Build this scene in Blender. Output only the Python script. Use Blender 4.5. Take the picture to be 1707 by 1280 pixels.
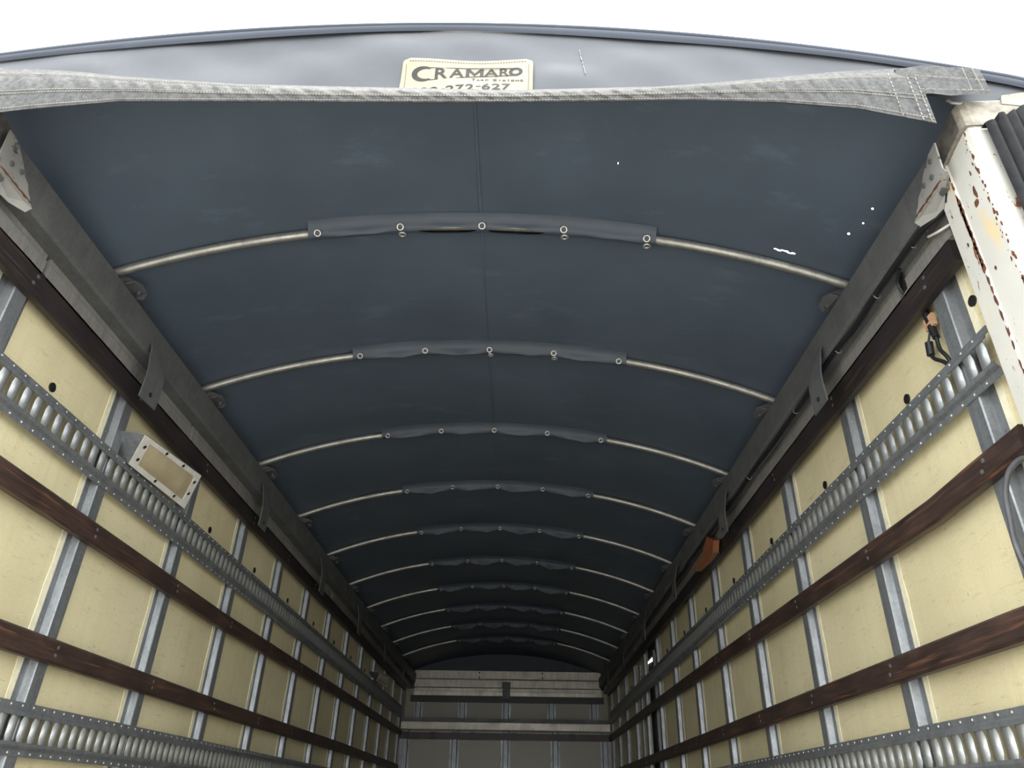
import bpy, math, random
from mathutils import Vector, Matrix
random.seed(7)
for o in list(bpy.data.objects): bpy.data.objects.remove(o)
scene = bpy.context.scene
C = scene.collection

# ------------------------------------------------------------------ camera
F, CX, CY = 1210.0, 853.5, 640.0
def camray(px, py): return Vector((px - CX, -(py - CY), -F))
vY = camray(862, 1347).normalized()                      # vanishing point of the long walls
vZ = camray(920, -1478); vZ = (vZ - vY * vZ.dot(vY)).normalized()   # vanishing point of the uprights
vX = vY.cross(vZ)
RW = Matrix((vX, vY, vZ))
cam_d = bpy.data.cameras.new('camera'); cam = bpy.data.objects.new('camera', cam_d); C.objects.link(cam)
cam.matrix_world = RW.to_4x4()
cam_d.sensor_fit = 'HORIZONTAL'; cam_d.sensor_width = 36.0; cam_d.lens = 36.0 * F / 1707.0
cam_d.clip_start = 0.02; cam_d.clip_end = 300
scene.camera = cam

# ------------------------------------------------------------------ sky and light
world = bpy.data.worlds.new('world'); scene.world = world; world.use_nodes = True
bg = world.node_tree.nodes['Background']
bg.inputs['Color'].default_value = (0.93, 0.97, 1.0, 1); bg.inputs['Strength'].default_value = 5.6
sun_d = bpy.data.lights.new('sun', 'SUN'); sun_d.energy = 13.0; sun_d.angle = math.radians(12); sun_d.color = (1, 0.95, 0.86)
sun = bpy.data.objects.new('sun', sun_d); C.objects.link(sun)
sun.rotation_euler = Vector((0.16, -0.04, -1.0)).to_track_quat('-Z', 'Y').to_euler()
vs = scene.view_settings
vs.view_transform = 'Standard'; vs.look = 'None'; vs.gamma = 1.0; vs.use_curve_mapping = False; vs.exposure = 0.12

# ------------------------------------------------------------------ materials
MATS = {}
def new_mat(name):
    m = bpy.data.materials.new(name); m.use_nodes = True
    nt = m.node_tree; MATS[name] = m
    return m, nt, nt.nodes['Principled BSDF'], nt.nodes.new('ShaderNodeTexCoord')
def N(nt, typ, **kw):
    n = nt.nodes.new(typ)
    for k, v in kw.items():
        if k in n.inputs: n.inputs[k].default_value = v
        else: setattr(n, k, v)
    return n
def mapping(nt, tc, scale, out='Object', loc=(0, 0, 0)):
    mp = N(nt, 'ShaderNodeMapping'); mp.inputs['Scale'].default_value = scale; mp.inputs['Location'].default_value = loc
    nt.links.new(tc.outputs[out], mp.inputs['Vector']); return mp.outputs['Vector']
def noise(nt, vec, scale, detail=4, rough=0.6):
    n = N(nt, 'ShaderNodeTexNoise', Scale=scale, Detail=detail, Roughness=rough); nt.links.new(vec, n.inputs['Vector']); return n.outputs['Fac']
def ramp(nt, fac, stops):
    r = nt.nodes.new('ShaderNodeValToRGB'); e = r.color_ramp.elements
    while len(e) < len(stops): e.new(0.5)
    for el, (p, c) in zip(e, stops):
        el.position = p; el.color = (c[0], c[1], c[2], 1) if not isinstance(c, (int, float)) else (c, c, c, 1)
    nt.links.new(fac, r.inputs['Fac']); return r.outputs['Color']
def mix(nt, fac, a, b, mode='MIX'):
    m = nt.nodes.new('ShaderNodeMix'); m.data_type = 'RGBA'; m.blend_type = mode
    for sock, v in ((m.inputs[0], fac), (m.inputs[6], a), (m.inputs[7], b)):
        if hasattr(v, 'is_output'): nt.links.new(v, sock)
        elif isinstance(v, (int, float)): sock.default_value = v
        else: sock.default_value = (v[0], v[1], v[2], 1)
    return m.outputs[2]
def bump(nt, bs, h, strength=0.3, dist=0.002):
    b = N(nt, 'ShaderNodeBump', Strength=strength, Distance=dist); nt.links.new(h, b.inputs['Height']); nt.links.new(b.outputs['Normal'], bs.inputs['Normal'])

def mat_simple(name, col, rough=0.6, metal=0.0, var=0.25, scale=20, bmp=0.15, spec=0.4):
    m, nt, bs, tc = new_mat(name)
    v = mapping(nt, tc, (1, 1, 1)); f = noise(nt, v, scale)
    c = ramp(nt, f, [(0.3, tuple(x * (1 - var) for x in col)), (0.7, tuple(min(1, x * (1 + var)) for x in col))])
    nt.links.new(c, bs.inputs['Base Color'])
    bs.inputs['Roughness'].default_value = rough; bs.inputs['Metallic'].default_value = metal; bs.inputs['Specular IOR Level'].default_value = spec
    if bmp: bump(nt, bs, f, bmp, 0.002)
    return m

def mat_galv(name, lo, hi, metal=0.75, rough=0.42):
    m, nt, bs, tc = new_mat(name)
    v = mapping(nt, tc, (1, 1, 1))
    vo = N(nt, 'ShaderNodeTexVoronoi', Scale=110.0); nt.links.new(v, vo.inputs['Vector'])
    f1 = noise(nt, v, 9, 6); f2 = noise(nt, mapping(nt, tc, (1, 1, .1)), 60, 3)
    c = ramp(nt, f1, [(0.3, lo), (0.7, hi)])
    c = mix(nt, 0.25, c, ramp(nt, vo.outputs['Distance'], [(0.0, tuple(x * .6 for x in lo)), (0.8, hi)]))
    c = mix(nt, 0.18, c, ramp(nt, f2, [(0.35, (0.06, 0.06, 0.06)), (0.6, hi)]), 'MIX')
    nt.links.new(c, bs.inputs['Base Color'])
    r = ramp(nt, f1, [(0.3, rough + .12), (0.7, rough - .05)]); nt.links.new(r, bs.inputs['Roughness'])
    bs.inputs['Metallic'].default_value = metal
    bump(nt, bs, f1, 0.12, 0.002)
    return m

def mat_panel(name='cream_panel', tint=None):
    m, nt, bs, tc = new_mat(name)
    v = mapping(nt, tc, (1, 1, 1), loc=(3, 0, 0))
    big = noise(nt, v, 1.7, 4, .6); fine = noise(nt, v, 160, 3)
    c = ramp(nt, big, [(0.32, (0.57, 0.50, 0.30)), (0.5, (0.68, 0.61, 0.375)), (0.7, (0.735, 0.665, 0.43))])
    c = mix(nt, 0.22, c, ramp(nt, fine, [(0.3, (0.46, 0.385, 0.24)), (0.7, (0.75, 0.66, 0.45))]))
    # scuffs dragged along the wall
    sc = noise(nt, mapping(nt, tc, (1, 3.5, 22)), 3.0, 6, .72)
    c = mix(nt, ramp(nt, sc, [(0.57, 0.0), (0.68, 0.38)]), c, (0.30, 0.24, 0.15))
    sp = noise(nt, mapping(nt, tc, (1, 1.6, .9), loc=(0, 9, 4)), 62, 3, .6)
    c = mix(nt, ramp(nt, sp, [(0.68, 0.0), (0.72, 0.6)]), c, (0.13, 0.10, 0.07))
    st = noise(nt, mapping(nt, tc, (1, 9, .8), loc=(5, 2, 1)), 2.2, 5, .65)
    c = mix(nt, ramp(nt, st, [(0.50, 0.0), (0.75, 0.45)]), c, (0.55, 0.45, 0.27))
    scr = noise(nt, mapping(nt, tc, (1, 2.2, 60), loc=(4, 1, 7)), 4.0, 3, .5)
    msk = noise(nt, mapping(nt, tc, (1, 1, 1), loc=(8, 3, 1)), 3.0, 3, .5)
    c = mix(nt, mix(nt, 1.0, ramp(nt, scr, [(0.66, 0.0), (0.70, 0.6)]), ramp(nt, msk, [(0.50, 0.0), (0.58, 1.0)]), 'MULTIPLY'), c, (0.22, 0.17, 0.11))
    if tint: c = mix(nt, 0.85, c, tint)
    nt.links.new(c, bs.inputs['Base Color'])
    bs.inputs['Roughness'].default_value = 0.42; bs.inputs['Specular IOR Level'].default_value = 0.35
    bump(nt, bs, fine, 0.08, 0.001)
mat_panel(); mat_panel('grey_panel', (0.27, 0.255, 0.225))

def mat_wood(name, dark, mid, light):
    m, nt, bs, tc = new_mat(name)
    g = noise(nt, mapping(nt, tc, (14, 1.2, 14)), 6.0, 8, .7)
    b = noise(nt, mapping(nt, tc, (1, 1, 1)), 4.0, 5, .6)
    c = ramp(nt, g, [(0.28, dark), (0.5, mid), (0.78, light)])
    c = mix(nt, ramp(nt, b, [(0.35, 0.65), (0.6, 0.0)]), c, tuple(x * .55 for x in dark))
    w = noise(nt, mapping(nt, tc, (20, .8, 20), loc=(7, 1, 0)), 5.0, 4, .6)
    c = mix(nt, ramp(nt, w, [(0.58, 0.0), (0.70, 0.6)]), c, (min(1, light[0] * 2.0), light[1] * 1.5, light[2] * 1.1))
    nt.links.new(c, bs.inputs['Base Color']); bs.inputs['Roughness'].default_value = 0.5
    bump(nt, bs, g, 0.35, 0.002)
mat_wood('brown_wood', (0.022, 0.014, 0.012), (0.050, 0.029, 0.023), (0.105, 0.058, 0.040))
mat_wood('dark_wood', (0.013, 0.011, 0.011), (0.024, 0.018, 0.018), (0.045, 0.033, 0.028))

HOLES = []   # (x, y, radius x, radius y) worn through the tarp, filled in below
def mat_tarp(name, lo, hi, holes=()):
    m, nt, bs, tc = new_mat(name)
    v = mapping(nt, tc, (1, 1, 1))
    f = noise(nt, v, 2.2, 5, .6); fine = noise(nt, v, 260, 2)
    c = ramp(nt, f, [(0.3, lo), (0.72, hi)])
    scr = noise(nt, mapping(nt, tc, (30, 3, 3)), 4, 5, .7)
    c = mix(nt, ramp(nt, scr, [(0.70, 0.0), (0.78, 0.35)]), c, tuple(min(1, x * 2.6) for x in hi))
    dus = noise(nt, mapping(nt, tc, (2.2, 5, 2), loc=(2, 2, 2)), 1.6, 5, .7)
    c = mix(nt, ramp(nt, dus, [(0.58, 0.0), (0.8, 0.45)]), c, tuple(x * 1.9 for x in hi))
    nt.links.new(c, bs.inputs['Base Color'])
    bs.inputs['Roughness'].default_value = 0.55; bs.inputs['Specular IOR Level'].default_value = 0.45
    bump(nt, bs, fine, 0.15, 0.0006)
    if holes:
        sep = N(nt, 'ShaderNodeSeparateXYZ'); nt.links.new(tc.outputs['Object'], sep.inputs[0])
        acc = None
        for hx, hy, rx, ry in holes:
            def term(sock, c0, r):
                a = N(nt, 'ShaderNodeMath', operation='SUBTRACT'); nt.links.new(sock, a.inputs[0]); a.inputs[1].default_value = c0
                b = N(nt, 'ShaderNodeMath', operation='DIVIDE'); nt.links.new(a.outputs[0], b.inputs[0]); b.inputs[1].default_value = r
                p = N(nt, 'ShaderNodeMath', operation='MULTIPLY'); nt.links.new(b.outputs[0], p.inputs[0]); nt.links.new(b.outputs[0], p.inputs[1]); return p.outputs[0]
            s = N(nt, 'ShaderNodeMath', operation='ADD'); nt.links.new(term(sep.outputs[0], hx, rx), s.inputs[0]); nt.links.new(term(sep.outputs[1], hy, ry), s.inputs[1])
            if acc is None: acc = s.outputs[0]
            else:
                mn = N(nt, 'ShaderNodeMath', operation='MINIMUM'); nt.links.new(acc, mn.inputs[0]); nt.links.new(s.outputs[0], mn.inputs[1]); acc = mn.outputs[0]
        g = N(nt, 'ShaderNodeMath', operation='GREATER_THAN'); nt.links.new(acc, g.inputs[0]); g.inputs[1].default_value = 1.0
        nt.links.new(g.outputs[0], bs.inputs['Alpha'])

mat_galv('galvanised', (0.16, 0.17, 0.178), (0.31, 0.323, 0.332), 0.6, 0.45)
mat_galv('bar_steel', (0.26, 0.27, 0.27), (0.42, 0.43, 0.42), 0.7, 0.40)
mat_galv('bow_aluminium', (0.26, 0.255, 0.235), (0.42, 0.41, 0.37), 0.75, 0.42)
mat_galv('old_aluminium', (0.085, 0.088, 0.088), (0.145, 0.148, 0.145), 0.3, 0.55)
mat_galv('dull_bracket', (0.06, 0.064, 0.066), (0.10, 0.104, 0.106), 0.3, 0.55)
mat_galv('plate_aluminium', (0.20, 0.19, 0.175), (0.31, 0.295, 0.27), 0.3, 0.5)
mat_galv('beam_aluminium', (0.42, 0.39, 0.32), (0.68, 0.63, 0.53), 0.4, 0.45)
mat_simple('white_plate', (0.62, 0.60, 0.55), 0.45, 0.0, 0.1, 30)
mat_simple('amber_lens', (0.42, 0.35, 0.22), 0.25, 0.0, 0.15, 8, 0.05, 0.6)
mat_simple('black_rubber', (0.009, 0.009, 0.010), 0.75, 0.0, 0.5, 30, 0.3, 0.2)
mat_simple('black_plastic', (0.012, 0.012, 0.013), 0.45, 0.0, 0.3, 30, 0.05)
mat_simple('grey_cable', (0.07, 0.07, 0.075), 0.45)
mat_simple('orange_plastic', (0.24, 0.085, 0.035), 0.4)
mat_simple('tan_tag', (0.45, 0.27, 0.15), 0.6)
mat_simple('hem_cloth', (0.070, 0.0695, 0.068), 0.85, 0, 0.4, 90, 0.5)
mat_simple('thread', (0.22, 0.21, 0.18), 0.8)
mat_simple('patch_cloth', (0.27, 0.245, 0.17), 0.75, 0, 0.07, 18, 0.2)
mat_simple('print_grey', (0.030, 0.028, 0.026), 0.8, 0, 0.2, 60)
mat_simple('brown_thread', (0.09, 0.07, 0.04), 0.8)
mat_simple('rust', (0.085, 0.032, 0.014), 0.9, 0, 0.6, 60, 0.6)
mat_simple('floor_board', (0.05, 0.036, 0.026), 0.7, 0, 0.3, 8)
mat_simple('concrete', (0.26, 0.257, 0.25), 0.9, 0, 0.15, 3)
mat_simple('door_leaf', (0.035, 0.037, 0.038), 0.6)
mat_simple('grommet_metal', (0.50, 0.49, 0.45), 0.3, 0.7, 0.1, 40)
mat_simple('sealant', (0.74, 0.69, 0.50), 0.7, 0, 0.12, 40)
mat_simple('grime', (0.085, 0.077, 0.066), 0.75, 0, 0.4, 60, 0.4)
mat_simple('outer_skin', (0.5, 0.5, 0.48), 0.5)

def mat_post(name, base, cap=False):
    m, nt, bs, tc = new_mat(name)
    v = mapping(nt, tc, (1, 1, 1))
    b = noise(nt, v, 5, 5); c = ramp(nt, b, [(0.3, tuple(x * .88 for x in base)), (0.7, base)])
    yl = noise(nt, mapping(nt, tc, (16, 16, 3)), 1.6, 4, .6)
    c = mix(nt, ramp(nt, yl, [(0.56, 0.0), (0.72, 0.7)]), c, (0.62, 0.42, 0.14))
    r = noise(nt, mapping(nt, tc, (26, 26, 7), loc=(1, 4, 2)), 1.7, 6, .68)
    c = mix(nt, ramp(nt, r, [(0.635, 0.0), (0.66, 1.0)]), c, (0.15, 0.055, 0.02))
    sp = noise(nt, v, 75, 3, .6)
    c = mix(nt, ramp(nt, sp, [(0.70, 0.0), (0.72, 1.0)]), c, (0.09, 0.06, 0.045))
    nt.links.new(c, bs.inputs['Base Color']); bs.inputs['Roughness'].default_value = 0.45
    bump(nt, bs, r, 0.2, 0.002)
mat_post('rusty_white_paint', (0.50, 0.485, 0.435))
def mat_cap():
    m, nt, bs, tc = new_mat('grimy_cap')
    v = mapping(nt, tc, (1, 1, 1))
    a = noise(nt, v, 18, 6, .7); c = ramp(nt, a, [(0.32, (0.06, 0.054, 0.045)), (0.5, (0.20, 0.18, 0.14)), (0.72, (0.36, 0.32, 0.25))])
    nt.links.new(c, bs.inputs['Base Color']); bs.inputs['Roughness'].default_value = 0.7
    bump(nt, bs, a, 0.3, 0.002)
mat_cap()
def mat_gusset():
    m, nt, bs, tc = new_mat('chipped_grey_paint')
    v = mapping(nt, tc, (1, 1, 1))
    a = noise(nt, v, 26, 5, .65); c = ramp(nt, noise(nt, v, 6, 4), [(0.3, (0.20, 0.195, 0.18)), (0.7, (0.31, 0.30, 0.275))])
    c = mix(nt, ramp(nt, a, [(0.60, 0.0), (0.63, 1.0)]), c, (0.06, 0.055, 0.05))
    nt.links.new(c, bs.inputs['Base Color']); bs.inputs['Roughness'].default_value = 0.5
mat_gusset()

# ------------------------------------------------------------------ mesh helpers
class MB:
    def __init__(s): s.v = []; s.f = []
    def add(s, vs, fs):
        o = len(s.v); s.v += [tuple(p) for p in vs]; s.f += [tuple(i + o for i in f) for f in fs]; return s
    def box(s, x0, x1, y0, y1, z0, z1):
        p = [(x, y, z) for x in (x0, x1) for y in (y0, y1) for z in (z0, z1)]
        return s.add(p, [(0, 1, 3, 2), (4, 6, 7, 5), (0, 4, 5, 1), (2, 3, 7, 6), (0, 2, 6, 4), (1, 5, 7, 3)])
    def loft(s, rings, close=True, caps=True):
        n = len(rings[0]); vs = [p for r in rings for p in r]; fs = []
        for i in range(len(rings) - 1):
            for j in range(n if close else n - 1):
                k = (j + 1) % n
                fs.append((i * n + j, i * n + k, (i + 1) * n + k, (i + 1) * n + j))
        if caps and close: fs += [tuple(range(n - 1, -1, -1)), tuple(range((len(rings) - 1) * n, len(rings) * n))]
        return s.add(vs, fs)
    def grid(s, rows): return s.loft(rows, close=False, caps=False)
    def prism(s, poly, d):                                   # poly: 3D points, d: thickness vector
        d = Vector(d); return s.loft([[Vector(p) for p in poly], [Vector(p) + d for p in poly]])
    def tube(s, path, r, n=8, caps=True):
        path = [Vector(p) for p in path]; rings = []; up = Vector((0.13, 0.31, 0.94))
        for i, p in enumerate(path):
            t = (path[min(i + 1, len(path) - 1)] - path[max(i - 1, 0)]).normalized()
            a = t.cross(up)
            if a.length < 1e-3: a = t.cross(Vector((1, 0, 0)))
            a.normalize(); b = t.cross(a); rr = r[i] if isinstance(r, (list, tuple)) else r
            rings.append([p + (a * math.cos(q) + b * math.sin(q)) * rr for q in (2 * math.pi * k / n for k in range(n))])
        return s.loft(rings, True, caps)
    def disc(s, c, nrm, r, h, n=10):
        c = Vector(c); nrm = Vector(nrm).normalized(); return s.tube([c, c + nrm * h], r, n)
    def mesh(s, name, mat, smooth=None):
        me = bpy.data.meshes.new(name); me.from_pydata(s.v, [], s.f)
        import bmesh
        bm = bmesh.new(); bm.from_mesh(me); bmesh.ops.recalc_face_normals(bm, faces=bm.faces); bm.to_mesh(me); bm.free()
        if mat: me.materials.append(MATS[mat])
        if smooth is not None: smooth_mesh(me, smooth)
        return me
    def build(s, name, mat, parent=None, smooth=None):
        if parent is not None:
            l = world_loc(parent); s.v = [(x - l.x, y - l.y, z - l.z) for x, y, z in s.v]
        return link(name, s.mesh(name, mat, smooth), parent)
def smooth_mesh(me, ang):
    me.polygons.foreach_set('use_smooth', [True] * len(me.polygons))
    try: me.set_sharp_from_angle(angle=math.radians(ang))
    except Exception: pass
def world_loc(o):
    l = Vector(o.location)
    while o.parent: o = o.parent; l += o.location
    return l
def link(name, data, parent=None, loc=None):
    o = bpy.data.objects.new(name, data); C.objects.link(o)
    if parent is not None: o.parent = parent
    if loc is not None: o.location = Vector(loc) - (world_loc(parent) if parent is not None else Vector((0, 0, 0)))
    return o
def tag(o, label=None, cat=None, group=None, kind=None):
    if label: o['label'] = label
    if cat: o['category'] = cat
    if group: o['group'] = group
    if kind: o['kind'] = kind
    return o
def thing(name, loc, label, cat, group=None, kind=None):
    return tag(link(name, None, None, loc), label, cat, group, kind)
def sstep(t): t = max(0.0, min(1.0, t)); return t * t * (3 - 2 * t)
def interp(tab, u):
    if u <= tab[0][0]: return tab[0][1]
    for (a, b), (c, d) in zip(tab, tab[1:]):
        if u <= c: return b + (d - b) * (u - a) / (c - a)
    return tab[-1][1]

# ------------------------------------------------------------------ layout (metres, camera at the origin, y into the box)
XC = -0.151                      # centre line of the box
XL, XR = -1.352, 1.050           # faces of the wall panels
YR, YF = 1.115, 8.98             # rear frame, front bulkhead
ZF, ZG = -1.05, -1.75            # floor, ground
def WX(side, d): return XL + d if side < 0 else XR - d      # d = distance inward from the panel face
PITCH = 0.615
STUDS = {-1: [1.515 + PITCH * k for k in range(13)], 1: [1.465 + PITCH * k for k in range(13)]}
BOWS = [1.77 + 0.73 * k for k in range(10)]
def zb(x): t = x - XC; return 1.622 - .15 * t * t - .015 * t ** 4
def zr(x): t = x - XC; return 1.668 - .110 * t * t
def ztarp(x, y):
    k = sstep((y - 1.11) / .66)
    z = zr(x) * (1 - k) + (zb(x) + .018) * k
    if y > BOWS[0]:
        ph = (y - BOWS[0]) / .73
        z -= .012 * math.sin(math.pi * (ph % 1.0)) ** 2 * max(0, 1 - ((x - XC) / 1.15) ** 2)
    return z

# ------------------------------------------------------------------ ground and shell
tag(MB().box(-40, 40, -40, 60, ZG - .1, ZG).build('ground', 'concrete'), 'pale concrete yard the truck stands on', 'ground', kind='structure')
fl = tag(link('floor', None, None, (XC, 5, ZF)), 'brown board floor of the truck box', 'floor', kind='structure')
for k in range(16):
    w = (XR - XL) / 16
    MB().box(XL + k * w + .002, XL + (k + 1) * w - .002, 1.13, YF, ZF - .03, ZF - .001 * (k % 3)).build('plank', 'floor_board', fl)
DOOR = (5.985, 6.72)             # side door between two right hand uprights

for side, nm in ((-1, 'wall_left'), (1, 'wall_right')):
    wl = tag(link(nm, None, None, (WX(side, 0), 1.2, ZF)), None, None, kind='structure')
    wl['label'] = ('cream panelled wall on the left with galvanised uprights' if side < 0 else 'cream panelled wall on the right with galvanised uprights and a side door'); wl['category'] = 'wall'
    sk = MB(); a, b = sorted((WX(side, -.016), WX(side, -.045)))
    if side < 0: sk.box(a, b, 1.272, 9.45, ZF - .1, 1.30)
    else:
        sk.box(a, b, 1.272, DOOR[0], ZF - .1, 1.30); sk.box(a, b, DOOR[1], 9.45, ZF - .1, 1.30)
        sk.box(a, b, DOOR[0], DOOR[1], 1.17, 1.30); sk.box(a, b, DOOR[0], DOOR[1], ZF - .1, ZF)
    sk.build('outer_skin', 'outer_skin', wl)
    ys = [1.272] + STUDS[side] + [9.45]
    for i, (y0, y1) in enumerate(zip(ys, ys[1:])):
        a, b = sorted((WX(side, -.0), WX(side, -.014)))
        if side > 0 and y0 < 6.3 < y1:
            MB().box(a, b, y0, y1, 1.078, 1.28).build('door_header', 'door_leaf', wl); continue
        off = .0015 * random.random()
        a, b = sorted((WX(side, -off), WX(side, -.014)))
        MB().box(a, b, y0 + .001, y1 - .001, ZF, 1.28).build('panel', 'cream_panel', wl)
    prof = [(-.054, 0), (-.054, .0035), (-.031, .0035), (-.026, .022), (-.023, .025), (.023, .025), (.026, .022), (.031, .0035), (.054, .0035), (.054, 0)]
    s = -side
    m = MB().loft([[(s * d, y, z) for y, d in prof] for z in (ZF, 1.26)]).mesh('stud', 'galvanised')
    for y in STUDS[side]: link('stud', m, wl, (WX(side, 0), y, 0))
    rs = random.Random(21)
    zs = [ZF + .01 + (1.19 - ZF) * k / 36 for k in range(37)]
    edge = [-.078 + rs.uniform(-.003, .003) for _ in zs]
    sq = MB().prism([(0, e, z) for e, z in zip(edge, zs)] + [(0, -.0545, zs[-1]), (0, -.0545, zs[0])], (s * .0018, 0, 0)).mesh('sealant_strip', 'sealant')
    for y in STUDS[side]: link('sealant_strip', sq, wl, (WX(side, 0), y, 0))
    # small rivets on the flanges of the nearer uprights and the black plugs above the upper track
    rv = MB().disc((0, 0, 0), (s, 0, 0), .004, .0025, 8).mesh('rivet', 'galvanised')
    for y in STUDS[side][:6]:
        for z in (1.06, .98, .79, .60, .47, .26):
            link('rivet', rv, wl, (WX(side, .0035), y + .043, z)); link('rivet', rv, wl, (WX(side, .0035), y - .043, z - .05))
    pg = MB().disc((0, 0, 0), (s, 0, 0), .014, .004, 14).mesh('plug', 'black_plastic')
    for i, y in enumerate(ys[1:11]):
        yy = y + (.285 if side > 0 else .27)
        link('plug', pg, wl, (WX(side, .0), yy, 1.0))
    link('plug', pg, wl, (WX(side, 0), 1.385 if side > 0 else 1.40, 1.061))

# side door set into the right wall, not quite closed at its top
dr = tag(link('door_1', None, None, (XR + .02, 6.35, ZF)), 'dark side door in the right wall with daylight showing above it', 'door', kind='structure')
MB().prism([(XR + .018, DOOR[0] + .03, ZF + .01), (XR + .018, DOOR[1] - .03, ZF + .01), (XR + .018, DOOR[1] - .03, 1.090), (XR + .018, DOOR[0] + .03, 1.040)], (.012, 0, 0)).build('leaf', 'door_leaf', dr)
MB().box(XR - .012, XR + .04, DOOR[0] - .02, DOOR[0] + .03, ZF, 1.10).build('jamb', 'galvanised', dr)
MB().box(XR - .012, XR + .04, DOOR[1] - .03, DOOR[1] + .02, ZF, 1.10).build('jamb', 'galvanised', dr)

# front bulkhead: lower wall, beam, recessed attic wall above
YU = 9.35
wf = tag(link('wall_front', None, None, (XC, YF, 0.8)), 'front bulkhead of the truck box with a recessed upper part', 'wall', kind='structure')
FT = (0, -math.radians(0.75), 0); wf.rotation_euler = FT
xs = [XL - .012, -1.262, -.711, -.144, .407, .957, XR + .012]
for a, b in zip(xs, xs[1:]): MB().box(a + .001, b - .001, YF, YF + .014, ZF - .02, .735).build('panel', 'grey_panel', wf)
MB().box(XL - .06, XR + .06, 9.46, 9.50, ZF - .1, 1.30).build('outer_skin', 'outer_skin', wf)
sm = MB().loft([[(y, -d, z) for y, d in prof] for z in (ZF, .735)]).mesh('stud', 'galvanised')
for x in xs[1:-1]: link('stud', sm, wf, (x, YF, 0))
xu = [XL - .012, -1.19, -.668, -.150, .383, .885, XR + .012]
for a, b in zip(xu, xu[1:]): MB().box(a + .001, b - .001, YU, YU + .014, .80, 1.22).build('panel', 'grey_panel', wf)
su = MB().loft([[(y, -d, z) for y, d in prof] for z in (.80, 1.21)]).mesh('stud', 'galvanised')
for x in xu[1:-1]: link('stud', su, wf, (x, YU, 0))
MB().box(XL - .012, XR + .012, YF, YU + .014, .775, .80).build('attic_floor', 'floor_board', wf)
MB().box(XL, XR, YF + .01, YF + .05, .80, .868).build('attic_lip', 'old_aluminium', wf)
MB().loft([[(x, YF - .045, .742), (x, YF - .05, .75), (x, YF - .05, .818), (x, YF - .045, .826), (x, YF + .02, .826), (x, YF + .02, .735), (x, YF - .035, .735)] for x in (-1.318, 1.02)]).build('beam', 'beam_aluminium', wf)
MB().box(-1.26, .98, YU - .02, YU + .02, 1.335, 1.425).build('header_plate', 'beam_aluminium', wf)
MB().loft([[(x, YU - .06, 1.235), (x, YU - .06, 1.315), (x, YU - .05, 1.333), (x, YU, 1.333), (x, YU, 1.235)] for x in (-1.25, .97)]).build('header_plate', 'beam_aluminium', wf)
MB().loft([[(x, YU - .045, 1.140), (x, YU - .048, 1.185), (x, YU - .040, 1.19), (x, YU - .040, 1.228), (x, YU, 1.228), (x, YU, 1.140)] for x in (-1.25, .98)]).build('header_plate', 'beam_aluminium', wf)
hb = MB().disc((0, 0, 0), (0, -1, 0), .010, .004, 10).mesh('bolt', 'black_plastic')
for x in (-.48, .28):
    for z in (1.405, 1.35): link('bolt', hb, wf, (x, YU - .02, z))
for x in (-1.15, -.95, -.5, .2, .28, .62): link('bolt', hb, wf, (x, YU - .04, 1.155))
mt = thing('strap_bracket', (-.156, YU - .07, 1.11), 'small grey metal bracket in the middle of the front header', 'bracket')
mt.rotation_euler = FT
MB().box(-.206, -.106, YU - .085, YU - .06, 1.23, 1.295).build('upper_plate', 'old_aluminium', mt)
MB().box(-.202, -.110, YU - .075, YU - .052, 1.115, 1.23).build('lower_plate', 'old_aluminium', mt)
sl = thing('wooden_slat', (XC, YU - .03, 1.07), 'blackened wooden board across the recessed front wall under the metal header', 'slat')
sl.rotation_euler = FT
MB().box(-1.29, 1.0, YU - .052, YU - .026, 1.072, 1.142).build('board', 'dark_wood', sl)
sl = thing('wooden_slat', (XC, YF - .03, .635), 'brown wooden slat with dark clamps across the front wall below the metal beam', 'slat')
sl.rotation_euler = FT
MB().box(-1.325, 1.02, YF - .055, YF - .026, .648, .714).build('board', 'brown_wood', sl)
cl = MB().box(-.032, .032, -.004, .004, -.036, .036).mesh('clamp', 'black_plastic')
for x in (-1.25, -.95, -.515, -.047, .595): link('clamp', cl, sl, (x, YF - .060, .681))

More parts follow.
